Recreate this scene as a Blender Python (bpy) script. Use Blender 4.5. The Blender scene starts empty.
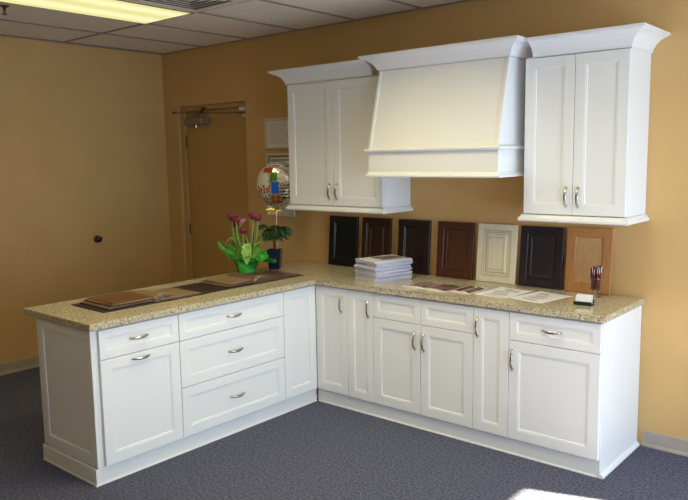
import bpy, bmesh, math, random
from mathutils import Vector, Matrix
random.seed(7)
C = bpy.context.scene.collection
PI = math.pi
sc = bpy.context.scene
sc.view_settings.view_transform = 'Standard'
sc.view_settings.look = 'None'
sc.view_settings.gamma = 1
sc.view_settings.exposure = 1.12

# ------------------------------------------------------------ materials
def lin(r, g, b):
    f = lambda c: (c/255/12.92) if c/255 <= .04045 else ((c/255+.055)/1.055)**2.4
    return (f(r), f(g), f(b), 1)
def mat(name, col, rough=.5, metal=0, spec=.5, emit=None, estr=0, trans=0, coat=0, ior=1.45):
    m = bpy.data.materials.new(name); m.use_nodes = True
    b = m.node_tree.nodes['Principled BSDF']
    b.inputs['Base Color'].default_value = col
    b.inputs['Roughness'].default_value = rough
    b.inputs['Metallic'].default_value = metal
    b.inputs['Specular IOR Level'].default_value = spec
    b.inputs['Transmission Weight'].default_value = trans
    b.inputs['Coat Weight'].default_value = coat
    b.inputs['IOR'].default_value = ior
    if emit:
        b.inputs['Emission Color'].default_value = emit; b.inputs['Emission Strength'].default_value = estr
    return m
def nodes(m): return m.node_tree.nodes, m.node_tree.links, m.node_tree.nodes['Principled BSDF']
def noise_mat(name, c1, c2, scale=20, rough=.6, detail=6, bump=0, stretch=(1,1,1), lo=.35, hi=.65, bscale=None, metal=0, spec=.5, coat=0):
    m = mat(name, c1, rough, metal, spec, coat=coat); N, L, b = nodes(m)
    tc = N.new('ShaderNodeTexCoord'); mp = N.new('ShaderNodeMapping'); mp.inputs['Scale'].default_value = stretch
    n = N.new('ShaderNodeTexNoise'); n.inputs['Scale'].default_value = scale; n.inputs['Detail'].default_value = detail
    r = N.new('ShaderNodeValToRGB'); r.color_ramp.elements[0].position = lo; r.color_ramp.elements[1].position = hi
    r.color_ramp.elements[0].color = c1; r.color_ramp.elements[1].color = c2
    L.new(tc.outputs['Object'], mp.inputs['Vector']); L.new(mp.outputs['Vector'], n.inputs['Vector'])
    L.new(n.outputs['Fac'], r.inputs['Fac']); L.new(r.outputs['Color'], b.inputs['Base Color'])
    if bump:
        n2 = N.new('ShaderNodeTexNoise'); n2.inputs['Scale'].default_value = bscale or scale; n2.inputs['Detail'].default_value = 4
        L.new(mp.outputs['Vector'], n2.inputs['Vector'])
        bp = N.new('ShaderNodeBump'); bp.inputs['Strength'].default_value = bump; bp.inputs['Distance'].default_value = .004
        L.new(n2.outputs['Fac'], bp.inputs['Height']); L.new(bp.outputs['Normal'], b.inputs['Normal'])
    return m

WALL = noise_mat('tan wall paint', (.62,.395,.160,1), (.65,.42,.175,1), 3, .75, 3, bump=.12, bscale=220, spec=.25)
PAINT = mat('white cabinet paint', (.81,.82,.82,1), .35, spec=.45)
PAINT2 = mat('white cabinet box paint', (.84,.83,.80,1), .4, spec=.4)
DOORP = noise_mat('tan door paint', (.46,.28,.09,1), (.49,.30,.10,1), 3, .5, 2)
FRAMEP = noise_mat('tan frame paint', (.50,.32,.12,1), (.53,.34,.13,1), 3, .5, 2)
VINYL = noise_mat('taupe vinyl base', (.40,.33,.27,1), (.44,.36,.30,1), 6, .5, 2)
NICKEL = mat('brushed nickel', (.50,.48,.46,1), .22, 1)
DARKM = mat('dark grey metal', (.10,.09,.085,1), .35, .8)
CLOSER = mat('grey closer paint', (.30,.25,.22,1), .4, .5)
BLACKP = mat('black plastic', (.012,.012,.014,1), .3)
WHITEP = mat('white plastic', (.8,.78,.74,1), .5)
PAPER = mat('white paper', (.78,.78,.80,1), .6)
INK = mat('grey ink', (.40,.40,.42,1), .6)
INKB = mat('dark ink', (.05,.05,.06,1), .6)
MATB = mat('grey green mount board', (.28,.28,.24,1), .7)
PFRAME = noise_mat('pale picture frame', (.66,.60,.50,1), (.72,.66,.56,1), 30, .5, 3)

def carpet():
    m = mat('blue grey carpet', (.1,.1,.13,1), .95, spec=.1); N, L, b = nodes(m)
    tc = N.new('ShaderNodeTexCoord')
    n1 = N.new('ShaderNodeTexNoise'); n1.inputs['Scale'].default_value = 330; n1.inputs['Detail'].default_value = 3
    n2 = N.new('ShaderNodeTexNoise'); n2.inputs['Scale'].default_value = 70; n2.inputs['Detail'].default_value = 5
    mx = N.new('ShaderNodeMath'); mx.operation = 'MULTIPLY_ADD'; mx.inputs[1].default_value = .6
    ad = N.new('ShaderNodeMath'); ad.operation = 'MULTIPLY'; ad.inputs[1].default_value = .4
    L.new(tc.outputs['Object'], n1.inputs['Vector']); L.new(tc.outputs['Object'], n2.inputs['Vector'])
    L.new(n2.outputs['Fac'], ad.inputs[0]); L.new(n1.outputs['Fac'], mx.inputs[0]); L.new(ad.outputs[0], mx.inputs[2])
    r = N.new('ShaderNodeValToRGB'); e = r.color_ramp.elements
    e[0].position = .42; e[0].color = (.035,.038,.062,1); e[1].position = .58; e[1].color = (.150,.158,.225,1)
    L.new(mx.outputs[0], r.inputs['Fac']); L.new(r.outputs['Color'], b.inputs['Base Color'])
    bp = N.new('ShaderNodeBump'); bp.inputs['Strength'].default_value = .6; bp.inputs['Distance'].default_value = .006
    L.new(mx.outputs[0], bp.inputs['Height']); L.new(bp.outputs['Normal'], b.inputs['Normal'])
    return m
CARPET = carpet()
def granite():
    m = mat('speckled beige granite', (.5,.45,.34,1), .12, spec=.5); N, L, b = nodes(m)
    tc = N.new('ShaderNodeTexCoord')
    n = N.new('ShaderNodeTexNoise'); n.inputs['Scale'].default_value = 70; n.inputs['Detail'].default_value = 6; n.inputs['Roughness'].default_value = .65
    r = N.new('ShaderNodeValToRGB'); e = r.color_ramp.elements
    e[0].position = .30; e[0].color = (.33,.27,.16,1); e[1].position = .70; e[1].color = (.64,.59,.47,1)
    k = e.new(.45); k.color = (.46,.40,.25,1); k = e.new(.55); k.color = (.55,.49,.34,1)
    L.new(tc.outputs['Object'], n.inputs['Vector']); L.new(n.outputs['Fac'], r.inputs['Fac'])
    prev = r.outputs['Color']
    for sc_, lo, hi, col in ((80,.60,.65,(.20,.15,.09,1)), (105,.625,.65,(.05,.045,.04,1)), (60,.66,.72,(.25,.23,.21,1)), (90,.62,.70,(.76,.74,.68,1))):
        q = N.new('ShaderNodeTexNoise'); q.inputs['Scale'].default_value = sc_; q.inputs['Detail'].default_value = 2
        mp = N.new('ShaderNodeMapping'); mp.inputs['Location'].default_value = (sc_*.37, sc_*.11, 0)
        rr = N.new('ShaderNodeValToRGB'); rr.color_ramp.elements[0].position = lo; rr.color_ramp.elements[1].position = hi
        mm = N.new('ShaderNodeMix'); mm.data_type = 'RGBA'
        L.new(tc.outputs['Object'], mp.inputs['Vector']); L.new(mp.outputs['Vector'], q.inputs['Vector']); L.new(q.outputs['Fac'], rr.inputs['Fac'])
        L.new(rr.outputs['Color'], mm.inputs[0]); L.new(prev, mm.inputs[6]); mm.inputs[7].default_value = col
        prev = mm.outputs[2]
    L.new(prev, b.inputs['Base Color'])
    return m
GRANITE = granite()
TILE = noise_mat('ceiling tile', (.80,.72,.60,1), (.86,.78,.66,1), 60, .9, 5, bump=.3, bscale=140, spec=.1)
TBAR = mat('ceiling grid paint', (.30,.25,.20,1), .5)
def wood(name, a, b_, rough=.35, st=(14,14,1.5)):
    return noise_mat(name, a, b_, 6, rough, 6, stretch=st, lo=.3, hi=.7)

# ------------------------------------------------------------ mesh helpers
def world_loc(o):
    v = Vector((0,0,0))
    while o: v += o.location; o = o.parent
    return v
def obj(name, bm, m, parent=None, local=False, smooth=False, angle=35):
    me = bpy.data.meshes.new(name)
    if parent is not None and not local:
        bmesh.ops.translate(bm, vec=-world_loc(parent), verts=bm.verts)
    bmesh.ops.recalc_face_normals(bm, faces=bm.faces)
    bm.to_mesh(me); bm.free()
    for x in (m if isinstance(m, (list, tuple)) else [m]): me.materials.append(x)
    if smooth:
        for p in me.polygons: p.use_smooth = True
        try: me.set_sharp_from_angle(angle=math.radians(angle))
        except Exception: pass
    o = bpy.data.objects.new(name, me); C.objects.link(o)
    if parent is not None: o.parent = parent
    return o
def tag(o, label, cat, group=None):
    o['label'] = label; o['category'] = cat
    if group: o['group'] = group
    return o
def thing(name, label, cat, loc=(0,0,0), rotz=0, group=None):
    o = bpy.data.objects.new(name, None); o.empty_display_size = .05; C.objects.link(o)
    o.location = loc; o.rotation_euler = (0,0,rotz)
    return tag(o, label, cat, group)
def struct(name, bm, m, parent=None, smooth=False):
    o = obj(name, bm, m, parent, smooth=smooth)
    if parent is None: o['kind'] = 'structure'
    return o
def BM(): return bmesh.new()
def box(bm, x0, x1, y0, y1, z0, z1, bev=0, mi=0):
    r = bmesh.ops.create_cube(bm, size=1)
    vs = r['verts']
    for v in vs:
        v.co = Vector((x0 if v.co.x < 0 else x1, y0 if v.co.y < 0 else y1, z0 if v.co.z < 0 else z1))
    fs = list({f for v in vs for f in v.link_faces})
    for f in fs: f.material_index = mi
    if bev:
        es = list({e for v in vs for e in v.link_edges})
        bmesh.ops.bevel(bm, geom=es, offset=bev, segments=2, affect='EDGES', profile=.5)
    return bm
def loft(bm, rings, cap=True, closed=True, mi=0):
    R = [[bm.verts.new(p) for p in ring] for ring in rings]
    n = len(R[0])
    for a, b in zip(R, R[1:]):
        for i in range(n if closed else n-1):
            f = bm.faces.new((a[i], a[(i+1) % n], b[(i+1) % n], b[i])); f.material_index = mi
    if cap:
        for q in (R[0], R[-1]):
            try: bm.faces.new(q).material_index = mi
            except Exception: pass
    return R
def prism(bm, poly, z0, z1, axis='z', mi=0):
    # poly of 2-D points extruded along the axis
    def P(p, t):
        return {'z': (p[0], p[1], t), 'x': (t, p[0], p[1]), 'y': (p[0], t, p[1])}[axis]
    loft(bm, [[P(p, z0) for p in poly], [P(p, z1) for p in poly]], mi=mi)
def front(bm, O, U, V, N, w, h, t, prof):
    """slab with nested-rectangle relief on its outer face; prof = [(inset, height above outer face)]"""
    O, U, V, N = Vector(O), Vector(U), Vector(V), Vector(N)
    def rect(i, n): return [O+U*a+V*b+N*n for a, b in ((i,i),(w-i,i),(w-i,h-i),(i,h-i))]
    rings = [rect(0, 0), rect(0, t-.0015), rect(.0015, t)] + [rect(i, t+d) for i, d in prof]
    loft(bm, rings)
SHAKER = lambda r: [(r, 0), (r+.002, -.0012), (r+.010, -.002), (r+.012, -.0065)]
X, Y, Z = Vector((1,0,0)), Vector((0,1,0)), Vector((0,0,1))
def tube(bm, pts, rad, n=10, flat=None, mi=0):
    """rad: number or list; flat: (axis vector, factor) widening the section along it"""
    pts = [Vector(p) for p in pts]
    if not isinstance(rad, (list, tuple)): rad = [rad]*len(pts)
    rings = []; up = None
    for i, p in enumerate(pts):
        d = (pts[min(i+1, len(pts)-1)] - pts[max(i-1, 0)]).normalized()
        if up is None: up = d.orthogonal().normalized()
        up = (up - d*up.dot(d)).normalized(); s = d.cross(up)
        ring = []
        for k in range(n):
            a = 2*PI*k/n; o = (up*math.cos(a)+s*math.sin(a))*rad[i]
            if flat: o = o + flat[0]*(o.dot(flat[0])*(flat[1]-1))
            ring.append(p+o)
        rings.append(ring)
    loft(bm, rings, mi=mi)
def lathe(bm, prof, c=(0,0,0), n=32, cap=True, mi=0):
    rings = [[(c[0]+r*math.cos(2*PI*k/n), c[1]+r*math.sin(2*PI*k/n), c[2]+z) for k in range(n)] for r, z in prof]
    loft(bm, rings, cap=cap, mi=mi)
def sweep(bm, path, prof):
    """moulding profile [(out, z)] swept along an xy path with mitred corners; outward is right of travel"""
    P = [Vector((p[0], p[1])) for p in path]; rings = []
    for i, p in enumerate(P):
        ns = []
        if i > 0: d = (p-P[i-1]).normalized(); ns.append(Vector((d.y, -d.x)))
        if i < len(P)-1: d = (P[i+1]-p).normalized(); ns.append(Vector((d.y, -d.x)))
        m = ns[0] if len(ns) == 1 else (ns[0]+ns[1])/(1+ns[0].dot(ns[1]))
        rings.append([(p.x+m.x*o, p.y+m.y*o, z) for o, z in prof])
    loft(bm, rings)
def handle(c, U, N, V, parent, L=.112, name='handle'):
    """arched bow pull centred at c on a front face; U along it, N outwards"""
    c = Vector(c); bm = BM(); pts = []; rad = []
    for i in range(17):
        t = -1+2*i/16
        pts.append(c+U*(t*L/2)+N*(.006+.021*(1-t*t)**.8)); rad.append(.0032+.0022*(1-t*t))
    tube(bm, pts, rad, 10, flat=(V, 1.5))
    for s in (-1, 1):
        a = c+U*(s*L*.46)
        tube(bm, [a, a+N*.004, a+N*.012], [.0075, .0065, .0035], 12)
        tube(bm, [a+N*.006-U*s*.004, a+N*.006+U*s*.010, a+N*.006+U*s*.014], [.004, .0035, .001], 8)
    return obj(name, bm, NICKEL, parent, smooth=True)

# ------------------------------------------------------------ dimensions (metres; x=0 right end of the base run, y=0 back wall)
P_, Q_, PB = 2.095, 2.391, 2.685
XR, XL, YF, ZC = 2.15, -4.642, -6.6, 2.808
FY, DY = -.610, -.630
CT0, CT1 = .877, .914
KZ = .099

# ------------------------------------------------------------ room
bm = BM(); box(bm, XL-.15, XR+.15, YF-.15, .35, -.1, 0); struct('floor', bm, CARPET)
bm = BM(); box(bm, XL-.15, XR+.15, YF-.15, .35, ZC, ZC+.1); struct('ceiling', bm, TILE)
# back wall with the recess of the door
DX0, DX1, DZ = -4.43, -3.455, 2.286
bm = BM()
box(bm, XL-.15, DX0, 0, .30, 0, ZC); box(bm, DX1, XR+.15, 0, .30, 0, ZC); box(bm, DX0, DX1, 0, .30, DZ, ZC)
box(bm, DX0, DX1, .16, .30, 0, DZ)
struct('wall_back', bm, WALL)
bm = BM(); box(bm, XL-.15, XL, YF-.15, 0, 0, ZC); struct('wall_left', bm, WALL)
# right wall with shop window, front wall with window strip
WY0, WY1, WZ0, WZ1 = -3.45, -.05, .12, 2.15
bm = BM()
box(bm, XR, XR+.15, WY1, 0, 0, ZC); box(bm, XR, XR+.15, YF-.15, WY0, 0, ZC)
box(bm, XR, XR+.15, WY0, WY1, 0, WZ0); box(bm, XR, XR+.15, WY0, WY1, WZ1, ZC)
struct('wall_right', bm, WALL)
bm = BM(); box(bm, XL, XR, YF-.15, YF, 0, ZC); struct('wall_front', bm, WALL)
ALU = mat('bronze window frame', (.09,.075,.06,1), .4, .6)
bm = BM()
for a, b, c, d in ((WY0, WY1, WZ0, WZ0+.05), (WY0, WY1, WZ1-.05, WZ1), (WY0, WY0+.05, WZ0+.05, WZ1-.05), (WY1-.05, WY1, WZ0+.05, WZ1-.05)):
    box(bm, XR+.05, XR+.10, a, b, c, d)
my = (WY0+WY1)/2
box(bm, XR+.05, XR+.10, my-.025, my+.025, WZ0+.05, WZ1-.05)
wf = struct('window_1', bm, ALU)

# door in the back wall
d1 = thing('door_1', 'tan painted door set back in the wall', 'door', (-3.94, .06, 0)); d1['kind'] = 'structure'
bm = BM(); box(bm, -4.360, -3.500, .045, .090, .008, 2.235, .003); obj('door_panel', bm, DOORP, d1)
bm = BM()
box(bm, DX0+.002, -4.365, .025, .158, 0, DZ-.002, .004); box(bm, -3.495, DX1-.002, .025, .158, 0, DZ-.002, .004)
box(bm, -4.365, -3.495, .025, .158, 2.24, DZ-.002, .004)
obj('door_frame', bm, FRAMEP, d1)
for z in (1.95, 1.10, .30):
    bm = BM(); tube(bm, [(-4.362, .038, z-.055), (-4.362, .038, z+.055)], .007, 10)
    obj('hinge', bm, DARKM, d1)
bm = BM(); tube(bm, [(-3.56, .0445, 1.0), (-3.56, .005, 1.0)], [.026, .012], 16); tube(bm, [(-3.56, .01, 1.0), (-3.56, -.01, 1.0), (-3.56, -.022, 1.0)], [.018, .028, .018], 16)
obj('door_knob', bm, NICKEL, d1, smooth=True)
cl = thing('door_closer', 'grey metal door closer mounted at the top of the tan door', 'door closer', (-4.16, .044, 2.14))
bm = BM(); box(bm, -4.33, -3.99, -.008, .044, 2.105, 2.168, .010); obj('closer_body', bm, CLOSER, cl)
bm = BM(); tube(bm, [(-4.18, .018, 2.075), (-4.18, .018, 2.1045)], .014, 12); obj('spindle', bm, NICKEL, cl)
bm = BM(); box(bm, -4.075, -4.045, -.012, -.0085, 2.112, 2.162); obj('cover_plate', bm, NICKEL, cl)
bm = BM(); tube(bm, [(-4.18, .018, 2.1685), (-4.18, .018, 2.20)], .012, 12)
tube(bm, [(-4.18, .018, 2.195), (-4.06, -.035, 2.200)], .007, 8); tube(bm, [(-4.06, -.035, 2.200), (-4.05, .022, 2.250)], .006, 8)
box(bm, -4.09, -4.03, .008, .024, 2.244, 2.262, .003)
obj('arm', bm, DARKM, cl)
rod = thing('curtain_rod', 'thin dark rod stretched across the top of the door opening', 'rod', (-4.0, -.014, 2.2))
bm = BM(); tube(bm, [(-4.47, -.012, 2.236), (-4.2, -.050, 2.215), (-3.47, -.016, 2.182)], .004, 8); obj('rod', bm, DARKM, rod)
bm = BM(); box(bm, -4.485, -4.465, -.02, -.0005, 2.222, 2.242, .002); obj('bracket', bm, DARKM, rod)
bm = BM(); box(bm, -3.53, -3.458, -.012, .020, 2.205, 2.235, .004); box(bm, -3.49, -3.460, -.010, .020, 2.150, 2.170, .003); obj('bracket', bm, WHITEP, rod)['label'] = 'white end bracket'

# baseboards (taupe vinyl cove base)
def base(name, path, h=.098):
    bm = BM(); sweep(bm, path, [(0, .0), (.012, .0), (.010, .012), (.005, .022), (.004, h-.004), (0, h)])
    struct(name, bm, VINYL)
base('baseboard_back', [(-3.453, -.0005), (-PB-.02, -.0005)]); 
base('baseboard_right', [(.03, -.0005), (XR-.013, -.0005)])
base('baseboard_left', [(XL+.0005, YF+.02), (XL+.0005, -.014)])
# ceiling grid (T bars)
bm = BM()
gx = [-2.775+.605*k for k in range(-3, 9)]; gy = [-1.045-1.22*k for k in range(0, 5)]
for x in gx: 
    if XL < x < XR: box(bm, x-.012, x+.012, YF, -.022, ZC-.007, ZC-.0005)
for i, y in enumerate(gy): box(bm, XL+.022, XR-.022, y-.012, y+.012, ZC-.0075, ZC-.001)
box(bm, XL, XR, -.022, -.0005, ZC-.007, ZC-.0005); box(bm, XL+.0005, XL+.022, YF, -.022, ZC-.007, ZC-.0005)
struct('trim_1', bm, TBAR)

# fluorescent troffers: one in view, four more over the room behind and beside the camera
def diffuser():
    m = mat('prismatic diffuser', (.7,.68,.5,1), .3); N, L, b = nodes(m)
    tc = N.new('ShaderNodeTexCoord'); w = N.new('ShaderNodeTexWave'); w.inputs['Scale'].default_value = 1.15; w.inputs['Distortion'].default_value = 0
    r = N.new('ShaderNodeValToRGB'); r.color_ramp.elements[0].color = (.80,.74,.30,1); r.color_ramp.elements[1].color = (.98,.95,.52,1)
    L.new(tc.outputs['Object'], w.inputs['Vector']); L.new(w.outputs['Fac'], r.inputs['Fac'])
    L.new(r.outputs['Color'], b.inputs['Emission Color']); b.inputs['Emission Strength'].default_value = .46
    b.inputs['Base Color'].default_value = (.2,.2,.15,1)
    return m
DIFF = diffuser()
def troffer(i, j, label, power):
    x0, x1, y0, y1 = gx[i]+.012, gx[i+1]-.012, gy[j+1]+.012, gy[j]-.012
    lt = thing('ceiling_light', label, 'ceiling light', ((x0+x1)/2, (y0+y1)/2, ZC), group='fluorescent ceiling lights')
    bm = BM()
    for a in ((x0, x0+.01, y0, y1), (x1-.01, x1, y0, y1), (x0+.01, x1-.01, y0, y0+.01), (x0+.01, x1-.01, y1-.01, y1)):
        box(bm, *a, ZC-.016, ZC-.0085)
    obj('frame', bm, TBAR, lt)
    bm = BM(); box(bm, x0+.01, x1-.01, y0+.01, y1-.01, ZC-.012, ZC-.0085)
    obj('diffuser', bm, DIFF, lt)
    l = bpy.data.lights.new('fluorescent_tubes', 'AREA'); l.shape = 'RECTANGLE'; l.size = .5; l.size_y = 1.1; l.color = (1,.86,.52); l.energy = power; l.spread = math.radians(132)
    o = bpy.data.objects.new('fluorescent_tubes', l); C.objects.link(o); o.location = ((x0+x1)/2, (y0+y1)/2, ZC-.018)
troffer(2, 0, 'long yellowish fluorescent light panel beside the air vent in the tiled ceiling', 2)
troffer(5, 0, 'fluorescent light panel in the ceiling in front of the hood, above the view', 8)
troffer(7, 0, 'fluorescent light panel in the ceiling in front of the right wall cabinet, above the view', 5)
troffer(2, 2, 'fluorescent light panel in the ceiling left of the camera', 1)
troffer(6, 2, 'fluorescent light panel in the ceiling straight above the camera', 2.5)
# four-way air diffuser
x0, x1, y0, y1 = gx[3]+.014, gx[4]-.014, gy[0]-.014-.58, gy[0]-.014
vt = thing('ceiling_vent', 'square louvred air vent in the ceiling beside the fluorescent light', 'vent', ((x0+x1)/2, (y0+y1)/2, ZC))
VM = mat('vent paint', (.80,.74,.64,1), .5)
def ringslat(i, za, zb):
    bm = BM(); w = .040
    A = lambda i, z: [(x0+i, y0+i, z), (x1-i, y0+i, z), (x1-i, y1-i, z), (x0+i, y1-i, z)]
    loft(bm, [A(i, za), A(i+w, zb), A(i+w, zb+.003), A(i, za+.003), A(i, za)], cap=False)
    return bm
bm = ringslat(0, ZC-.012, ZC-.012); obj('frame', bm, VM, vt)
for k in range(5):
    obj('louvre', ringslat(.044+k*.048, ZC-.010, ZC-.020), VM, vt)
bm = BM(); box(bm, x0+.01, x1-.01, y0+.01, y1-.01, ZC-.005, ZC-.003); obj('backing', bm, mat('vent shadow grey', (.30,.26,.22,1), .7), vt)
# sprinkler
sp = thing('sprinkler', 'small pendant fire sprinkler hanging from the ceiling tiles', 'sprinkler', (-3.52, -2.05, ZC))
bm = BM(); lathe(bm, [(.034, -.001), (.034, -.004), (.018, -.012), (.010, -.014)], (-3.52, -2.05, ZC), 20); obj('escutcheon', bm, DARKM, sp)
bm = BM(); tube(bm, [(-3.52, -2.05, ZC-.013), (-3.52, -2.05, ZC-.030)], .009, 10)
for s in (-1, 1): tube(bm, [(-3.52+s*.006, -2.05, ZC-.028), (-3.52+s*.015, -2.05, ZC-.040), (-3.52, -2.05, ZC-.056)], .003, 6)
lathe(bm, [(.018, -.056), (.018, -.059)], (-3.52, -2.05, ZC), 14); obj('sprinkler_head', bm, DARKM, sp)

# round knob on the left wall
kb = thing('door_stop', 'small round dark door stop on the plain left wall', 'door stop', (XL, -.815, 1.063))
bm = BM(); tube(bm, [(XL+.0005, -.815, 1.063), (XL+.006, -.815, 1.063), (XL+.010, -.815, 1.063)], [  .034, .034, .026], 24); obj('backplate', bm, mat('aged bronze', (.10,.06,.035,1), .35, .7), kb, smooth=True)
bm = BM(); tube(bm, [(XL+.010, -.815, 1.063), (XL+.022, -.815, 1.063), (XL+.036, -.815, 1.063), (XL+.050, -.815, 1.063), (XL+.056, -.815, 1.063)], [.012, .014, .026, .026, .012], 24)
obj('knob', bm, mat('dark bronze', (.06,.035,.02,1), .3, .7), kb, smooth=True)

# ------------------------------------------------------------ base cabinets
G = .0018
def carcass(bm, kind, a, b):
    # profile with a toe notch; run cabinets extruded in x, peninsula ones in y
    if kind == 'run':
        poly = [(-.006, 0), (FY+.03, 0), (FY+.03, KZ-.004), (FY, KZ-.004), (FY, CT0-.001), (-.006, CT0-.001)]
        prism(bm, poly, a, b, 'x')
    else:
        poly = [(-PB, 0), (-P_-.03, 0), (-P_-.03, KZ-.004), (-P_, KZ-.004), (-P_, CT0-.001), (-PB, CT0-.001)]
        prism(bm, poly, a, b, 'y')
def run_front(xa, xb, za, zb, rail, name, parent):
    bm = BM(); front(bm, (xa+G, FY-.0005, za), X, Z, -Y, xb-xa-2*G, zb-za, .0195, SHAKER(rail)); return obj(name, bm, PAINT, parent)
def pen_front(ya, yb, za, zb, rail, name, parent):
    bm = BM(); front(bm, (-P_+.0005, ya+G, za), Y, Z, X, yb-ya-2*G, zb-za, .0195, SHAKER(rail)); return obj(name, bm, PAINT, parent)
HV = dict(U=Z, N=-Y, V=X); HH = dict(U=X, N=-Y, V=Z); HP = dict(U=Y, N=X, V=Z)
x1, x2, x3, x4, x5 = -.547, -.784, -1.170, -1.553, -1.779
q1, q2 = -.955, -1.829
BOT, TOP = .105, .866
# rightmost
c = thing('base_cabinet', 'white base cabinet with one drawer over one door at the right end by the wall', 'cabinet', ((x1)/2, -.3, 0))
bm = BM(); carcass(bm, 'run', x1+.001, -.0195); obj('body', bm, PAINT2, c)
bm = BM(); front(bm, (0-.019, FY, 0), Y, Z, X, -FY-.003, CT0-.002, .019, [(.002, 0)]); obj('end_panel', bm, PAINT, c)
f = run_front(x1, -.006, .703, TOP, .042, 'drawer', c); handle((-.283, DY, .785), parent=f, **HH)
f = run_front(x1, -.006, BOT, .699, .058, 'door', c); handle((-.520, DY, .583), parent=f, **HV)
# narrow pull-out right
c = thing('base_cabinet', 'narrow white pull-out base cabinet between the two-door cabinet and the rightmost one', 'cabinet', ((x1+x2)/2, -.3, 0), group='narrow base cabinets')
bm = BM(); carcass(bm, 'run', x2+.001, x1-.001); obj('body', bm, PAINT2, c)
f = run_front(x2, x1, BOT, TOP, .056, 'door', c); handle((-.752, DY, .745), parent=f, **HV)
# sink base
c = thing('base_cabinet', 'wide white base cabinet with two small panels above a pair of doors', 'cabinet', ((x2+x4)/2, -.3, 0))
bm = BM(); carcass(bm, 'run', x4+.001, x2-.001); obj('body', bm, PAINT2, c)
for a, b, hx in ((x4, x3, x3-.040), (x3, x2, x3+.030)):
    run_front(a, b, .703, TOP, .042, 'false_drawer_front', c)
    f = run_front(a, b, BOT, .699, .058, 'door', c); handle((hx, DY, .590), parent=f, **HV)
# narrow left
c = thing('base_cabinet', 'narrow white pull-out base cabinet beside the inner corner under the brochure stack', 'cabinet', ((x4+x5)/2, -.3, 0), group='narrow base cabinets')
bm = BM(); carcass(bm, 'run', x5+.001, x4-.001); obj('body', bm, PAINT2, c)
f = run_front(x5, x4, BOT, TOP, .052, 'door', c); handle((-1.590, DY, .752), parent=f, **HV)
# corner
c = thing('corner_cabinet', 'white L-shaped corner base cabinet with two doors meeting at the inner corner', 'cabinet', (-2.1, -.3, 0))
bm = BM()
prism(bm, [(-PB, -.006), (-PB, q1+.001), (-P_, q1+.001), (-P_, FY), (x5-.001, FY), (x5-.001, -.006)], KZ-.004, CT0-.001)
prism(bm, [(-PB, -.006), (-PB, q1+.001), (-P_-.03, q1+.001), (-P_-.03, FY+.03), (x5-.001, FY+.03), (x5-.001, -.006)], 0, KZ-.004)
obj('body', bm, PAINT2, c)
f = run_front(-P_+.0205, x5, BOT, TOP, .056, 'door', c); handle((x5-.052, DY, .755), parent=f, **HV)
pen_front(q1, DY-.001, BOT, TOP, .056, 'door', c)
# three-drawer
c = thing('base_cabinet', 'white base cabinet with three wide drawers in the middle of the peninsula', 'cabinet', (-2.4, (q1+q2)/2, 0))
bm = BM(); carcass(bm, 'pen', q2+.001, q1-.001); obj('body', bm, PAINT2, c)
for za, zb, r in ((.703, TOP, .042), (.412, .699, .058), (BOT, .408, .058)):
    f = pen_front(q2, q1, za, zb, r, 'drawer', c); handle((-P_+.020, (q1+q2)/2-.005, za+(zb-za)*.5), parent=f, **HP)
# end of peninsula
q3 = -2.352
c = thing('base_cabinet', 'white base cabinet with a drawer over a door at the free end of the peninsula', 'cabinet', (-2.4, (q2-Q_)/2, 0))
bm = BM(); carcass(bm, 'pen', -Q_+.0195, q2-.001); obj('body', bm, PAINT2, c)
f = pen_front(q3, q2, .703, TOP, .042, 'drawer', c); handle((-P_+.020, -2.105, .787), parent=f, **HP)
f = pen_front(q3, q2, BOT, .699, .058, 'door', c); handle((-P_+.020, -2.10, .668), parent=f, **HP)
bm = BM(); front(bm, (-PB, -Q_+.019, KZ), X, Z, -Y, PB-P_, CT0-KZ-.002, .019, SHAKER(.060)); obj('end_panel', bm, PAINT, c)

# kick boards with shoe moulding
KP = [(0, 0), (.016, 0), (.0155, .007), (.012, .011), (.012, KZ-.010), (.010, KZ-.004), (0, KZ-.004)]
bm = BM(); sweep(bm, [(-P_+.012, FY+.012), (-.0195, FY+.012)], KP)
tag(obj('kickboard', bm, PAINT, None), 'white kickboard under the base cabinets standing along the back wall', 'kickboard')
bm = BM(); sweep(bm, [(.0005, FY-.001), (.0005, -.014)], [(0, 0), (.020, 0), (.019, .010), (.010, .020), (0, .024)])
tag(obj('shoe_moulding', bm, PAINT, None), 'white shoe strip on the floor along the right end panel of the cabinets', 'moulding')
bm = BM(); sweep(bm, [(-PB, -Q_-.0005), (-P_-.012, -Q_-.0005), (-P_-.012, FY-.012)], KP)
tag(obj('kickboard', bm, PAINT, None), 'white kickboard at the foot of the peninsula cabinets, wrapping its free end', 'kickboard')

# worktop
bm = BM()
prism(bm, [(-2.79, -.003), (-2.79, -Q_-.020), (-P_+.038, -Q_-.020), (-P_+.038, -.648), (.018, -.648), (.018, -.003)], CT0, CT1)
bmesh.ops.bevel(bm, geom=[e for e in bm.edges], offset=.005, segments=2, affect='EDGES', profile=.5)
tag(obj('worktop', bm, GRANITE, None), 'L-shaped speckled beige granite worktop on the white base cabinets', 'countertop')

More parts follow.
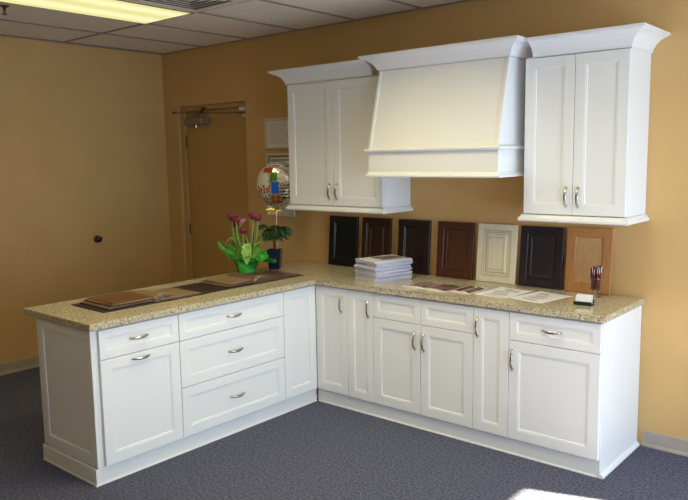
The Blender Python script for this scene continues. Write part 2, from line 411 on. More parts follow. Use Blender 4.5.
# ------------------------------------------------------------ wall cabinets and hood
UX0, UX1, UX2, UX3 = -2.5945, -1.680, -.611, 0.0
UB, UT = 1.414, 2.338
CROWN = [(-.02, UT+.002), (.002, UT+.002), (.002, UT-.004), (.009, UT-.004), (.010, UT+.008), (.014, UT+.018), (.021, UT+.031), (.032, UT+.046), (.047, UT+.060), (.066, UT+.071), (.088, UT+.078), (.090, UT+.083), (.101, UT+.084), (.101, UT+.098), (-.02, UT+.098)]
RAIL = [(-.030, UB-.040), (.018, UB-.040), (.024, UB-.034), (.024, UB-.026), (.016, UB-.016), (.010, UB-.006), (.010, UB-.001), (-.030, UB-.001)]
def upper(xa, xb, label, cpath, hl, hr):
    c = thing('wall_cabinet', label, 'cabinet', ((xa+xb)/2, -.16, UB), group='white wall cabinets')
    bm = BM(); prism(bm, [(xa, -.003), (xa, -.3225), (xb, -.3225), (xb, -.003)], UB, UT); obj('body', bm, PAINT, c)
    m = (xa+xb)/2
    for a, b, hx in ((xa, m, m-.036), (m, xb, m+.036)):
        bm = BM(); front(bm, (a+G, -.323, UB+.004), X, Z, -Y, b-a-2*G, UT-UB-.012, .0195, SHAKER(.058)); f = obj('door', bm, PAINT, c)
        handle((hx, -.3425, 1.523), U=Z, N=-Y, V=X, parent=f)
    bm = BM(); sweep(bm, cpath, CROWN); obj('crown_moulding', bm, PAINT, c)
    bm = BM(); sweep(bm, [(xa, -.003), (xa, -.3425), (xb, -.3425), (xb, -.003)], RAIL); obj('light_rail', bm, PAINT, c)
upper(UX0, UX1, 'white two-door wall cabinet left of the range hood', [(UX0, -.003), (UX0, -.343), (-1.755, -.343)], 0, 0)
upper(UX2, UX3, 'white two-door wall cabinet at the right, beyond the range hood', [(-.560, -.343), (UX3, -.343), (UX3, -.003)], 0, 0)
HX0, HX1 = -1.640, -.675
h = thing('range_hood', 'white tapered mantel range hood between the two wall cabinets', 'range hood', ((HX0+HX1)/2, -.2, 1.645))
bm = BM(); prism(bm, [(-.003, 1.825), (-.540, 1.825), (-.412, UT+.008), (-.003, UT+.008)], HX0+.006, HX1-.006, 'x'); obj('body', bm, PAINT, h)
for a in (HX0, HX1-.019):
    bm = BM(); prism(bm, [(-.538, 1.825), (-.548, 1.825), (-.420, UT+.008), (-.410, UT+.008)], a, a+.019, 'x'); obj('edge_trim', bm, PAINT, h)
bm = BM(); prism(bm, [(HX0, -.003), (HX0, -.545), (HX1, -.545), (HX1, -.003)], 1.665, 1.80); obj('mantel_band', bm, PAINT, h)
hp = [(HX0, -.003), (HX0, -.545), (HX1, -.545), (HX1, -.003)]
bm = BM(); sweep(bm, hp, [(-.02, 1.8005), (.006, 1.8005), (.012, 1.806), (.022, 1.809), (.024, 1.814), (.024, 1.819), (.018, 1.8245), (-.02, 1.8245)]); obj('mantel_shelf', bm, PAINT, h)
bm = BM(); sweep(bm, hp, [(-.03, 1.640), (.018, 1.640), (.020, 1.650), (.012, 1.658), (.004, 1.670), (.0005, 1.672), (.0005, 1.6645), (-.03, 1.6645)]); obj('bottom_moulding', bm, PAINT, h)
bm = BM(); sweep(bm, [(HX0, -.003), (HX0, -.422), (HX1, -.422), (HX1, -.003)], [(o, z+.008) for o, z in CROWN if z > UT-.002][:]); obj('crown_moulding', bm, PAINT, h)

# ------------------------------------------------------------ sample doors leaning on the wall
BLK = mat('black stain', (.008,.008,.011,1), .35); ESP = wood('espresso stain', (.016,.009,.009,1), (.030,.016,.014,1), .3)
NAVY = wood('dark plum stain', (.018,.013,.018,1), (.030,.021,.028,1), .3)
CHE = wood('cherry stain', (.028,.009,.006,1), (.048,.015,.009,1), .4)
MAH = wood('mahogany stain', (.065,.017,.007,1), (.10,.028,.011,1), .4)
MAP = wood('honey maple', (.46,.20,.065,1), (.55,.26,.09,1), .4); MAPL = wood('light maple', (.55,.30,.13,1), (.62,.36,.17,1), .4)
CREAM = noise_mat('antique white glaze', (.74,.66,.48,1), (.82,.75,.58,1), 12, .45, 4, stretch=(8,8,1))
GLZ = mat('brown glaze', (.25,.18,.10,1), .5)
RAISED = [(.050, 0), (.054, -.006), (.062, -.006), (.064, -.003), (.082, .001), (.084, -.001), (.095, .001)]
FANCY = [(.040, 0), (.044, -.005), (.052, -.002), (.056, -.006), (.066, -.006), (.070, -.002), (.088, .002), (.090, -.001)]
FLAT = [(.056, 0), (.060, -.007)]
FLATB = [(.052, 0), (.055, -.005), (.062, -.003), (.065, -.008)]
def sample(xa, xb, m, prof, label, tilt=0, ph=.395, glaze=False, panel=None):
    t = .019; y0 = -.036
    c = thing('sample_door', label, 'cabinet door', ((xa+xb)/2, y0, CT1+.0005), group='sample cabinet doors leaning on the wall')
    c.rotation_euler = (-math.asin(.034/ph), tilt, 0)
    w = xb-xa
    bm = BM(); loops = prof
    front(bm, (-w/2, 0, 0), X, Z, -Y, w, ph, t, loops)
    if glaze:
        bm.faces.ensure_lookup_table()
    o = obj('frame', bm, m, c, local=True)
    if glaze:
        bm = BM()
        for i, d in ((.0425, -.0025), (.0545, -.0050), (.068, -.0045), (.089, .0008)):
            O = Vector((-w/2, -t-d-.0008, 0))
            for a, b in (((i, i), (w-i, i)), ((w-i, i), (w-i, ph-i)), ((w-i, ph-i), (i, ph-i)), ((i, ph-i), (i, i))):
                tube(bm, [O+X*a[0]+Z*a[1], O+X*b[0]+Z*b[1]], .0011, 6)
        obj('glaze_line', bm, GLZ, c, local=True)
    if panel:
        i = prof[-1][0]+.0005; bm = BM(); d = prof[-1][1]
        box(bm, -w/2+i, w/2-i, -t-d-.0015, -t-d+.001, i, ph-i); obj('centre_panel', bm, panel, c, local=True)
    return c
sample(-2.462, -2.172, BLK, FLATB, 'black sample cabinet door, leftmost in the row leaning on the wall')
sample(-2.122, -1.846, CHE, FANCY, 'dark reddish-brown sample door leaning behind the paper stack')
sample(-1.774, -1.495, ESP, FLATB, 'very dark espresso sample door just right of the paper stack')
sample(-1.427, -1.133, MAH, RAISED, 'mahogany red-brown sample door with a raised panel')
sample(-1.100, -.808, CREAM, FANCY, 'cream sample door with brown-glazed raised panel lines', glaze=True)
sample(-.782, -.486, NAVY, RAISED, 'near-black plum sample door between the cream and honey maple ones')
sample(-.463, -.178, MAP, FLAT, 'honey maple sample door with a lighter flat panel, rightmost in the row', ph=.402, panel=MAPL)

# ------------------------------------------------------------ framed pictures
def picture(z0, z1, label, kind):
    xa, xb = -3.200, -2.868
    c = thing('picture_frame', label, 'picture', ((xa+xb)/2, 0, z0), group='framed papers on the wall')
    bm = BM(); A = lambda i, y: [(xa+i, y, z0+i), (xb-i, y, z0+i), (xb-i, y, z1-i), (xa+i, y, z1-i)]
    loft(bm, [A(0, -.001), A(0, -.014), A(.003, -.018), A(.016, -.018), A(.020, -.010), A(.020, -.001)], cap=False); obj('frame', bm, PFRAME, c)
    bm = BM(); box(bm, xa+.0205, xb-.0205, -.006, -.001, z0+.0205, z1-.0205); obj('mount', bm, PAPER if kind == 0 else MATB, c)
    bm = BM(); r = random.Random(int(z0*100)); h = z1-z0
    if kind == 0:
        n = 9
        for k in range(n):
            z = z1-.050-(h-.09)*k/(n-1)*.95
            x = xa+.055+r.random()*.015; e = xb-.055-r.random()*.04
            while x < e:
                l = .012+r.random()*.03; box(bm, x, min(x+l, e), -.0075, -.0062, z-.003, z+.002); x += l+.008
        obj('text', bm, INK, c)
    else:
        box(bm, xa+.040, xb-.030, -.0072, -.0062, z0+.030, z1-.035); obj('sheet', bm, PAPER, c)
        bm = BM()
        for k in range(3): box(bm, xa+.045, xb-.032, -.0085, -.0074, z1-.060-k*.05, z1-.052-k*.05)
        for k in range(8):
            z = z1-.068-k*.021
            if z > z0+.04: box(bm, xa+.06, xb-.06-r.random()*.08, -.0083, -.0074, z-.002, z+.002)
        obj('text', bm, INKB, c)
picture(1.856, 2.114, 'pale framed page of text, top one beside the door', 0)
picture(1.570, 1.818, 'framed sheet with black header lines, directly below the top framed page', 1)
picture(1.282, 1.530, 'lowest pale framed sheet, behind the foil balloon and plant', 0)

# ------------------------------------------------------------ counter items
TZ = CT1+.0004
# stack of catalogues, every one an object
def catalogue_stack():
    ang = math.atan2(-.067, .257); cx, cy = -1.664, -.362
    W, D = .238, .322
    EDGE = noise_mat('catalogue page edges', (.42,.43,.60,1), (.76,.77,.90,1), 3, .6, 2, stretch=(1,1,110))
    COV = mat('catalogue cover', (.74,.73,.74,1), .35)
    PIC = noise_mat('cover photograph', (.06,.055,.055,1), (.30,.28,.27,1), 9, .4, 4)
    z = TZ; n = 13
    r = random.Random(3)
    words = ['bottom', 'second from bottom', 'third from bottom', 'fourth from bottom', 'fifth from bottom', 'sixth from bottom', 'middle', 'sixth from top', 'fifth from top', 'fourth from top', 'third from top', 'second from top', 'topmost']
    for k in range(n):
        th = .0113; f = 1 if k % 2 else -1
        lab = 'white catalogue in the paper stack, %s of the thirteen' % words[k] if k < n-1 else 'topmost white catalogue of the paper stack, grey photo on its cover'
        c = thing('catalogue', lab, 'catalogue', (cx+r.uniform(-.010, .010), cy+r.uniform(-.010, .010), z), ang+r.uniform(-.05, .05), group='stack of catalogues')
        # slightly bowed block: the spine side is thicker
        bm = BM(); rings = []
        for i in range(9):
            u = i/8; x = -W/2+W*u
            a = .0016*math.sin(u*PI)*0
            t = th*(.86+.14*(u if f > 0 else 1-u))-.0004
            rings.append([(x, -D/2, a+.0003), (x, D/2, a+.0003), (x, D/2, a+t-.0012), (x, -D/2, a+t-.0012)])
        loft(bm, rings); obj('pages', bm, EDGE, c, local=True)
        bm = BM(); rings = []
        for i in range(9):
            u = i/8; x = -W/2-.001+(W+.002)*u; t = th*(.86+.14*(u if f > 0 else 1-u))-.0004
            rings.append([(x, -D/2-.001, t-.0011), (x, D/2+.001, t-.0011), (x, D/2+.001, t-.0004), (x, -D/2-.001, t-.0004)])
        loft(bm, rings); obj('cover', bm, COV, c, local=True)
        if k == n-1:
            bm = BM(); box(bm, -W/2+.03, W/2-.055, -.05, D/2-.02, th-.0005, th+.0002); obj('cover_photo', bm, PIC, c, local=True)
        z += th+.0003
catalogue_stack()

def flat_sheet(cx, cy, w, d, ang, label, name='paper_sheet', cat='paper', group='paper sheets on the worktop', z=TZ, th=.0012, pr=None, m=PAPER, sd=1):
    c = thing(name, label, cat, (cx, cy, z), ang, group=group)
    bm = BM(); rings = []
    for i in range(7):
        u = i/6; x = -w/2+w*u; l = .0025*(2*u-1)**4
        rings.append([(x, -d/2, l), (x, d/2, l), (x, d/2, l+th), (x, -d/2, l+th)])
    loft(bm, rings); obj('sheet', bm, m, c, local=True)
    bm = BM(); r = random.Random(sd); y = d/2-.03
    while y > -d/2+.03:
        if r.random() < .35:
            hh = .02+r.random()*.025; x = -w/2+.03+r.random()*.05
            box(bm, x, x+.05+r.random()*.06, y-hh, y, th+.0003, th+.0007); y -= hh+.010
        else:
            box(bm, -w/2+.02, w/2-.02-r.random()*.08, y-.003, y, th+.0004, th+.0008); y -= .015
    obj('print', bm, pr or INK, c, local=True)
    return c
flat_sheet(-.730, -.350, .228, .318, -.07, 'printed white sheet left of the pair near the cream sample door', sd=4)
flat_sheet(-.480, -.352, .232, .315, -.20, 'printed white sheet in front of the near-black sample door, closest to the card holder', sd=9)

def brochure(cx, cy, w, d, ang, label, cols, z=TZ):
    c = thing('brochure', label, 'brochure', (cx, cy, z), ang, group='open brochures on the worktop')
    bm = BM(); rings = []
    for i in range(17):
        u = i/16; s = abs(2*u-1); x = -w/2+w*u; hgt = .0035+.007*(math.sin(min(1, s*1.25)*PI)**.8 if s*1.25 < 1 else 0)
        rings.append([(x, -d/2, .0002), (x, d/2, .0002), (x, d/2, hgt), (x, -d/2, hgt)])
    loft(bm, rings); obj('pages', bm, PAPER, c, local=True)
    for k, (u0, u1, v0, v1, m) in enumerate(cols):
        bm = BM(); rings = []
        for i in range(9):
            u = u0+(u1-u0)*i/8; s = abs(2*u-1); x = -w/2+w*u; hgt = .0038+.007*(math.sin(min(1, s*1.25)*PI)**.8 if s*1.25 < 1 else 0)
            rings.append([(x, -d/2+d*v0, hgt-.0002), (x, -d/2+d*v1, hgt-.0002), (x, -d/2+d*v1, hgt+.0006), (x, -d/2+d*v0, hgt+.0006)])
        loft(bm, rings); obj('photo', bm, m, c, local=True)
P1 = noise_mat('print brown', (.03,.014,.010,1), (.22,.13,.08,1), 26, .6, 5)
P2 = noise_mat('print grey tan', (.06,.045,.035,1), (.34,.27,.20,1), 30, .6, 5)
P3 = noise_mat('print red brown', (.06,.014,.010,1), (.20,.07,.05,1), 26, .6, 4)
brochure(-1.205, -.435, .345, .225, -.03, 'open brochure with grey-brown photos near the mahogany sample door', [(.02, .485, .14, .97, P2), (.515, .98, .10, .97, P1)])
brochure(-.955, -.400, .155, .215, -.05, 'small red-brown brochure beside the open grey-brown one', [(.04, .46, .05, .95, P3), (.54, .96, .05, .95, P1)], z=TZ)

# business card holder
ch = thing('card_holder', 'black desk holder filled with white business cards', 'card holder', (-.195, -.405, TZ), .12)
bm = BM()
prism(bm, [(-.028, 0), (.030, 0), (.034, .030), (.029, .031), (.024, .008), (-.020, .008), (-.027, .022), (-.033, .021)], -.050, .050, 'x')
obj('holder', bm, BLACKP, ch, local=True)
CARD = mat('white card', (.82,.82,.82,1), .5)
bm = BM()
for k in range(5):
    y = -.016+k*.0075
    prism(bm, [(y, .0085), (y+.0045, .0085), (y+.0165, .050+k*.001), (y+.012, .050+k*.001)], -.044, .044, 'x')
obj('business_cards', bm, CARD, ch, local=True)

# glass with pens
GX, GY = -.230, -.145
GLS = mat('clear glass', (.95,.97,.96,1), .02, trans=1, ior=1.45)
g = thing('pen_glass', 'footed glass holding dark red pens in front of the maple sample door', 'glass', (GX, GY, TZ))
bm = BM()
lathe(bm, [(.032, 0), (.032, .003), (.010, .007), (.0055, .014), (.006, .030), (.016, .036), (.029, .048), (.035, .070), (.037, .120), (.0355, .120), (.0335, .070), (.027, .051), (.013, .042), (.001, .040)], (0,0,0), 32)
obj('glass', bm, GLS, g, local=True, smooth=True)
RED = mat('dark red pen plastic', (.12,.010,.016,1), .3)
r = random.Random(5)
for k in range(20):
    a = 2*PI*k/20+r.random()*.1; rb, rt = (.022, .029) if k % 3 else (.007, .012)
    pn = thing('pen', 'dark red pen with a pale clip standing in the footed glass', 'pen', (GX, GY, TZ), 0, group='pens in the footed glass')
    b0 = Vector((rb*math.cos(a), rb*math.sin(a), .047)); b1 = Vector((rt*math.cos(a+.4), rt*math.sin(a+.4), .178+r.uniform(-.008, .012)))
    bm = BM(); d = b1-b0; tube(bm, [b0, b0+d*.1, b0+d*.93, b1], [.0015, .0052, .0052, .0035], 8); obj('barrel', bm, RED, pn, local=True)
    bm = BM(); n = Vector((math.cos(a+.4), math.sin(a+.4), 0)); tube(bm, [b0+d*.70+n*.0048, b0+d*.98+n*.0048, b0+d*.985], .0013, 6); obj('clip', bm, WHITEP if k % 3 == 0 else NICKEL, pn, local=True)

# sample books, open
COVR = mat('black book cover', (.020,.016,.018,1), .45)
def sample_book(cx, cy, ang, D, W, label, left_col, left_edge, right_col, lt_, rt_, li=.03):
    """open book: halves spread along y (W long in all), D deep along x"""
    c = thing('sample_book', label, 'book', (cx, cy, TZ), ang, group='open sample books on the peninsula')
    bm = BM(); box(bm, -D/2-.022, D/2+.022, -W/2-.012, W/2+.012, 0, .004, .001); obj('cover', bm, COVR, c, local=True)
    def block(y0, y1, tf, m, name, curl, n=14, yo=0):
        bm = BM(); R = []
        for i in range(n+1):
            u = i/n; y = y0+(y1-y0)*u; t = tf(u); R.append([(-D/2+curl*u, y, .0045), (D/2-curl*u, y, .0045), (D/2-curl*u, y, .0045+t), (-D/2+curl*u, y, .0045+t)])
        loft(bm, R); return obj(name, bm, m, c, local=True)
    # left half: sample boards fanned back step by step
    nb = 5; th = (lt_-.002)/nb
    for q in range(nb):
        bm = BM(); z0 = .0045+q*th; ya = -W/2+li+.011*q
        prism(bm, [(ya, z0+.0006), (-.014, z0+.0006), (-.014, z0+th-.0002), (ya+.003, z0+th-.0002)], -D/2+.004+.003*q, D/2-.004-.004*q, 'x')
        obj('sample_board', bm, left_col if q == nb-1 else (BRE if q % 2 else DKB), c, local=True)
    block(-.010, W/2-.006, lambda u: .005+rt_*(math.exp(-((u-.13)/.09)**2)+.62*math.exp(-((u-.36)/.10)**2)), right_col, 'page_block', 0, n=48)
    # fan of loose leaves at the gutter
    bm = BM()
    for k in range(5):
        R = []
        for i in range(10):
            u = i/9; y = -.008+(.05+.018*k)*u; z = .010+.0045*k+(rt_*.75)*math.sin(u*PI)
            R.append([(D/2-.02, y, z), (D/2+.004, y, z-.002), (D/2+.004, y, z-.001), (D/2-.02, y, z+.001)])
        loft(bm, R)
    obj('loose_leaf', bm, GREYL, c, local=True)
DKB = mat('dark board edge', (.030,.016,.010,1), .5)
GREYL = noise_mat('grey page edges', (.14,.12,.10,1), (.38,.34,.29,1), 40, .6, 3)
BRN = wood('brown wood sample', (.12,.045,.011,1), (.18,.075,.020,1), .4, (1.5,14,14)); BRE = noise_mat('tan sample edges', (.10,.055,.030,1), (.42,.29,.16,1), 5, .5, 3, stretch=(1,1,120))
TANP = wood('tan page', (.20,.13,.070,1), (.27,.18,.10,1), .5, (1.5,10,10)); ROSE = wood('rose brown page', (.11,.060,.045,1), (.16,.090,.065,1), .5, (1.5,10,10))
sample_book(-2.445, -1.835, -.02, .330, .70, 'open sample book with brown wood panel, nearest the free end of the peninsula', BRN, BRE, TANP, .034, .026)
sample_book(-2.435, -1.020, -.02, .320, .88, 'open sample book with tan pages on black cover, in front of the tulips', TANP, BRE, ROSE, .026, .026, .20)

# ------------------------------------------------------------ tulips in green wrap
def leaf(bm, base_, tip, w, bend, up=Z, n=10, fold=.25):
    A, B = Vector(base_), Vector(tip); d = B-A; side = d.cross(Vector(bend)).normalized()
    L_, M_, R_ = [], [], []
    for i in range(n+1):
        u = i/n; p = A+d*u+Vector(bend)*math.sin(u*PI)
        ww = w*math.sin(min(1, .12+u*.88)*PI)**.75*(1-.25*u) if u < 1 else .0008
        nb = Vector(bend).normalized()*(-ww*fold)
        L_.append(p-side*ww/2-nb*.5); M_.append(p+nb); R_.append(p+side*ww/2-nb*.5)
    th = Vector((0,0,.0012))
    rings = [[a, m, b, b-th, m-th, a-th] for a, m, b in zip(L_, M_, R_)]
    loft(bm, rings)
TX, TY = -2.700, -.725
t = thing('tulip_pot', 'potted dark pink tulips wrapped in shiny green foil', 'potted plant', (TX, TY, TZ))
FOIL = noise_mat('green foil wrap', (.02,.26,.02,1), (.14,.80,.12,1), 16, .2, 4, bump=1, bscale=30, metal=.2)
bm = BM(); n = 72; rings = []
rr = random.Random(2); ph = [rr.uniform(0, 6.28) for _ in range(4)]
for (rad, z, am) in ((.052, .0, 0), (.066, .004, 0), (.074, .040, .004), (.086, .085, .008), (.105, .115, .020), (.145, .135, .040), (.180, .150, .060), (.184, .153, .062), (.145, .140, .040), (.100, .118, .015), (.070, .10, .004)):
    ring = []
    for k in range(n):
        a = 2*PI*k/n
        lob = .5*math.sin(5*a+ph[0])+.35*math.sin(9*a+ph[1])+.25*math.sin(17*a+ph[2])
        # two big ears left-back and right-front as seen from the room
        ear = max(0, math.cos(a-3.80))**3*.9+max(0, math.cos(a-.75))**3*.9
        R_ = rad+am*(lob*.5+max(0, math.cos(a-3.80))**3*.30+max(0, math.cos(a-.75))**3*.75); zz = z*.9+am*(lob*.55+max(0, math.cos(a-3.80))**3*1.5-max(0, math.cos(a-.75))**3*.9)
        ring.append((R_*math.cos(a), R_*math.sin(a), max(0, zz)))
    rings.append(ring)
loft(bm, rings, cap=True); obj('foil_wrap', bm, FOIL, t, local=True, smooth=True, angle=50)
bm = BM(); lathe(bm, [(.05, .085), (.072, .102), (.001, .108)], n=20); obj('soil', bm, mat('dark soil', (.03,.02,.012,1), .9), t, local=True)
STEM = mat('tulip stem green', (.22,.36,.07,1), .5); LEAFL = noise_mat('pale leaf green', (.20,.42,.06,1), (.36,.55,.13,1), 10, .4, 3); LEAFD = noise_mat('mid leaf green', (.08,.24,.05,1), (.16,.36,.08,1), 10, .4, 3)
PET = noise_mat('dark pink petals', (.16,.012,.030,1), (.34,.05,.08,1), 30, .5, 3); PETL = noise_mat('pale pink petals', (.50,.20,.24,1), (.68,.36,.38,1), 20, .5, 3)
RT = Vector((.762, .647, 0)); VW = Vector((-.65, .76, 0))    # across / away, for spreading the bunch
blooms = [(-.098, .0, .405, 0), (-.060, -.03, .385, 0), (-.035, .03, .372, 1), (-.078, .04, .350, 0), (.062, .0, .408, 0), (.095, .02, .392, 0), (-.012, -.02, .30, 0)]
for i, (a, b_, z, kind) in enumerate(blooms):
    tip = RT*a+VW*b_+Z*z; b0 = RT*(a*.25)+VW*(b_*.4)+Z*.10
    bm = BM(); pts = [b0.lerp(tip, k/8)+RT*(a*.18*math.sin(k/8*PI)) for k in range(9)]; tube(bm, pts, .0055, 8); obj('stem', bm, STEM, t, local=True, smooth=True)
    bm = BM()
    for k in range(6):
        ang = k*PI/3+i; R = []
        op = .9 if kind else .35
        o = Vector((math.cos(ang), math.sin(ang), 0)); s = Vector((-math.sin(ang), math.cos(ang), 0))
        for j in range(8):
            u = j/7; rad = .006+.020*math.sin(u*PI*.75)+op*.03*u*u; w = .020*math.sin(min(1, .18+.80*u)*PI)**.6
            p = tip+o*rad+Z*(.058*u*(1-.35*op*u)-.004)
            R.append([p-s*w, p+o*.004, p+s*w, p+s*w-o*.001, p+o*.003, p-s*w-o*.001])
        loft(bm, R)
    obj('bloom', bm, PETL if kind else PET, t, local=True, smooth=True)
for (a0, b0, a1, b1, z1, w, bend, m) in (
    (.0, -.05, .03, -.16, .115, .075, -VW*.03+Z*.11, LEAFL), (.03, .0, .125, .02, .36, .045, RT*.03, LEAFD), (.02, 0, .135, -.03, .23, .050, RT*.01+Z*.05, LEAFL),
    (-.03, 0, -.175, .0, .17, .040, Z*.13, LEAFL), (-.02, 0, -.045, .03, .30, .035, -RT*.015, LEAFL), (.01, -.02, .00, -.03, .31, .030, RT*.02, LEAFL),
    (.02, .03, .06, .05, .33, .035, RT*.01, LEAFD), (-.04, 0, -.10, .05, .27, .03, -RT*.02, LEAFD), (-.02, 0, -.225, .02, .255, .012, Z*.03, STEM), (.03, -.02, .065, -.06, .26, .035, RT*.02, LEAFL), (.04, -.02, .12, -.08, .20, .05, RT*.02+Z*.03, LEAFL)):
    bm = BM(); leaf(bm, RT*a0+VW*b0+Z*.10, RT*a1+VW*b1+Z*z1, w, bend); obj('leaf', bm, m, t, local=True, smooth=True, angle=60)
bm = BM(); leaf(bm, RT*.025-VW*.10+Z*.235, RT*.03-VW*.175+Z*.085, .085, -VW*.022+Z*.01, fold=.15); obj('leaf', bm, LEAFL, t, local=True, smooth=True, angle=60)

# ------------------------------------------------------------ blue pot with money tree, balloon
BX, BY = -2.665, -.455
t = thing('potted_tree', 'small tree with braided trunk in a dark blue square pot', 'potted plant', (BX, BY, TZ))
BLUE = mat('dark blue glaze', (.012,.014,.045,1), .2)
bm = BM()
A = lambda s, z: [(-s, -s, z), (s, -s, z), (s, s, z), (-s, s, z)]
loft(bm, [A(.040, 0), A(.041, .002), A(.054, .140), A(.0545, .150), A(.048, .150), A(.047, .128)]); 
bmesh.ops.rotate(bm, verts=bm.verts, matrix=Matrix.Rotation(.6, 3, 'Z')); obj('pot', bm, BLUE, t, local=True)
bm = BM(); 
for s in range(3):
    tube(bm, [(.007*math.cos(s*2.09+k*.7), .007*math.sin(s*2.09+k*.7), .125+k*.0135) for k in range(13)], [.0065-.0002*k for k in range(13)], 8)
obj('trunk', bm, noise_mat('bark', (.10,.055,.03,1), (.20,.12,.07,1), 30, .8, 4), t, local=True, smooth=True)
DG = noise_mat('dark glossy leaf', (.010,.040,.010,1), (.035,.11,.025,1), 10, .3, 3)
r = random.Random(11)
for k in range(22):
    a = k*2.4; el = r.uniform(-.5, 1.0); L_ = r.uniform(.06, .10)
    h0 = Vector((0, 0, .27+.02*(k % 3))); e = h0+Vector((math.cos(a)*L_*.8, math.sin(a)*L_*.8, L_*el*.45))
    bm = BM(); tube(bm, [h0, (h0+e)/2+Z*.012, e], .0018, 6)
    for q in range(5):
        b = a+(q-2)*.55; ll = r.uniform(.055, .085)
        leaf(bm, e, e+Vector((math.cos(b)*ll, math.sin(b)*ll, -.022-r.random()*.035)), .028, Z*.010, n=7)
    obj('leaf_cluster', bm, DG, t, local=True, smooth=True)

# foil balloon on a stick in the blue pot
BC = Vector((-2.862, -.235, 1.556))
b = thing('balloon', 'round silver foil balloon with colourful print on a stick above the plants', 'balloon', (BX+.012, BY+.022, TZ+.135))
SIL = noise_mat('silver foil', (.70,.70,.70,1), (.92,.90,.86,1), 30, .2, 3, metal=.85, bump=.5, bscale=25); FR = mat('red foil print', (.50,.060,.02,1), .3, .3); FGN = mat('green foil print', (.06,.26,.03,1), .3, .3)
FB = mat('blue foil print', (.02,.16,.75,1), .25, .3); FY_ = mat('yellow foil print', (.55,.42,.08,1), .3, .3); FK = mat('black foil print', (.02,.02,.02,1), .3); FW = mat('white foil print', (.80,.76,.66,1), .3, .3)
bm = BM(); nA, nR = 96, 30; R0 = .174; rings = {}
def fz(r_, a):  # pillow half thickness with crimps near the seam
    q = min(1, r_/R0); return .070*(1-q**2.4)**.62+.0035*math.sin(a*26)*max(0, q-.55)*2*(1-q**6)
def colour(u, v, s):
    if s < 0: return 0
    # print: u right, v up, in disc radii
    if .60 < v < .84 and -.50 < u < .05: return 1
    if .48 < v < .60 and -.20 < u < .0: return 4
    if .22 < v < .62 and -.05 < u < .32: return 2
    if -.35 < v < .18 and .02 < u < .42: return 3
    if -.80 < v < -.42 and -.05 < u < .48 and (math.sin(u*23)+math.sin(v*31)) > -.5: return 1
    if -.32 < v < .02 and -.80 < u < -.06: 
        w_ = (u+.80)/.18; f_ = w_-int(w_)
        if f_ < .55 and (v < -.08 or int(w_) % 2 == 0): return 1
        if .72 < f_ < .82: return 5
    if -.88 < v < -.55 and -.45 < u < -.05 and math.sin(u*40+v*30) > .3: return 5
    if -.60 < v < .05 and .45 < u < .90 and math.sin(v*42) > .55: return 5
    if v > .15 and u > .30: return 6 if math.sin(u*17+v*29) > -.6 else 0
    if u < -.1 and v < -.3: return 6 if math.sin(u*37)*math.sin(v*33) > -.2 else 5
    if u < -.15: return 6
    if v > .0 and u < -.1: return 6 if math.sin(u*31)*math.sin(v*27) > -.35 else 5
    return 0
side = {}
for s in (1, -1):
    V_ = []
    for j in range(nR+1):
        rr_ = R0*math.sin(j/nR*PI/2); row = []
        if j == 0: row = [bm.verts.new((0, s*-fz(0, 0), 0))]
        else:
            for k in range(nA):
                a = 2*PI*k/nA
                if j == nR and s == -1: row.append(side[1][nR][k])
                else: row.append(bm.verts.new((rr_*math.cos(a), -s*fz(rr_, a), rr_*math.sin(a))))
        V_.append(row)
    side[s] = V_
    for j in range(nR):
        for k in range(nA):
            k2 = (k+1) % nA
            f = bm.faces.new((V_[0][0], V_[1][k], V_[1][k2])) if j == 0 else bm.faces.new((V_[j][k], V_[j+1][k], V_[j+1][k2], V_[j][k2]))
            c_ = f.calc_center_median(); f.material_index = colour(c_.x/R0*s, c_.z/R0, s)
# crimped rim and neck
R_ = []
for k in range(nA+1):
    a = 2*PI*k/nA; w = .010+.0015*math.sin(a*30)
    R_.append([((R0-.002)*math.cos(a), -.0015, (R0-.002)*math.sin(a)), ((R0+w)*math.cos(a), .002*math.sin(a*24), (R0+w)*math.sin(a)), ((R0-.002)*math.cos(a), .0015, (R0-.002)*math.sin(a))])
loft(bm, R_, cap=False)
loft(bm, [[(-.020, -.003, -R0), (.020, -.003, -R0), (.020, .003, -R0), (-.020, .003, -R0)], [(-.010, -.002, -R0-.045), (.010, -.002, -R0-.045), (.010, .002, -R0-.045), (-.010, .002, -R0-.045)]])
bmesh.ops.rotate(bm, verts=bm.verts, matrix=Matrix.Rotation(math.radians(14), 3, 'Z'))
bmesh.ops.translate(bm, verts=bm.verts, vec=BC)
obj('foil_body', bm, [SIL, FR, FGN, FB, FY_, FK, FW], b, smooth=True, angle=60)
S0 = Vector((BX+.012, BY+.022, TZ+.125)); S1 = BC+Vector((0, 0, -R0-.035))
bm = BM(); tube(bm, [S0, S0.lerp(S1, .5), S1], .0028, 8); obj('stick', bm, WHITEP, b)
GOLD = mat('gold ribbon', (.75,.55,.18,1), .22, .8)
bm = BM(); K = S1+Vector((.0, -.010, .006))
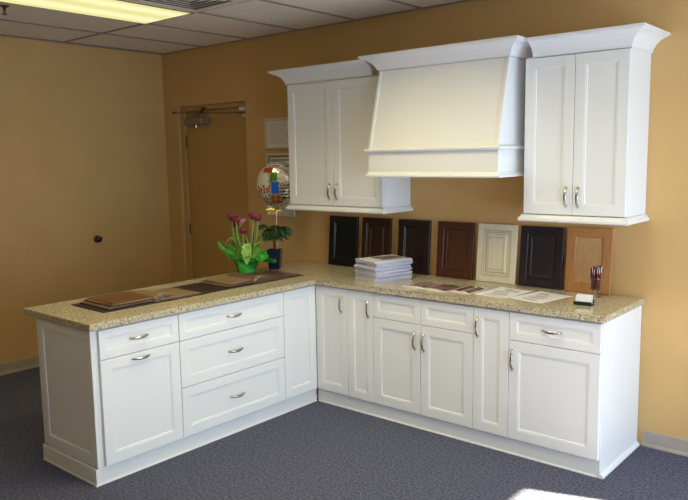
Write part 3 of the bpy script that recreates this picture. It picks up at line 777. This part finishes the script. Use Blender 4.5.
for q in range(7):
    a = q*PI/3.5+.3; o = RT*math.cos(a)+Z*math.sin(a)*.55; s_ = RT*-math.sin(a)*.5+Z*math.cos(a)*.5; pts = []
    for k in range(13):
        u = k/12*PI; pts.append(K+o*(.075*math.sin(u))+s_*(.018*math.cos(u))-VW*.012*math.sin(u))
    tube(bm, pts, .0045, 6)
obj('bow', bm, GOLD, b, smooth=True)

# ------------------------------------------------------------ light
def area(name, loc, rot, sx, sy, col, power, spread=180):
    l = bpy.data.lights.new(name, 'AREA'); l.shape = 'RECTANGLE'; l.size = sx; l.size_y = sy; l.color = col; l.energy = power; l.spread = math.radians(spread)
    o = bpy.data.objects.new(name, l); C.objects.link(o); o.location = loc; o.rotation_euler = rot; return o
# daylight of the sky through the shop window in the right wall
area('window_daylight', (XR+.16, (WY0+WY1)/2, (WZ0+WZ1)/2+.05), (0, math.radians(90-14), 0), 2.0, 3.1, (.56,.77,1.0), 31)
s = bpy.data.lights.new('sun', 'SUN'); s.energy = 31; s.angle = math.radians(.6); s.color = (1,.85,.62)
so = bpy.data.objects.new('sun', s); C.objects.link(so)
el = math.atan2(WZ1-.05, (XR+.10+.25)/.941); dv = Vector((-.944*math.cos(el), -.329*math.cos(el), -math.sin(el)))
so.rotation_euler = dv.to_track_quat('-Z', 'Y').to_euler()
w = bpy.data.worlds.new('world'); sc.world = w; w.use_nodes = True
w.node_tree.nodes['Background'].inputs['Color'].default_value = (.75,.86,1,1); w.node_tree.nodes['Background'].inputs['Strength'].default_value = 1.0

# ------------------------------------------------------------ camera
cam = bpy.data.cameras.new('camera'); cam.sensor_width = 36; cam.lens = 717.582*36/688; cam.clip_start = .05
co = bpy.data.objects.new('camera', cam); C.objects.link(co); sc.camera = co
Rv, Uv, Fv = Vector((0.76242189,0.64688557,-0.01587196)), Vector((-0.06979825,0.10660046,0.99184905)), Vector((-0.6433048,0.7550996,-0.126426))
M = Matrix(((Rv.x, Uv.x, -Fv.x), (Rv.y, Uv.y, -Fv.y), (Rv.z, Uv.z, -Fv.z)))
co.matrix_world = Matrix.Translation((1.37879,-4.36048,1.76505)) @ M.to_4x4()
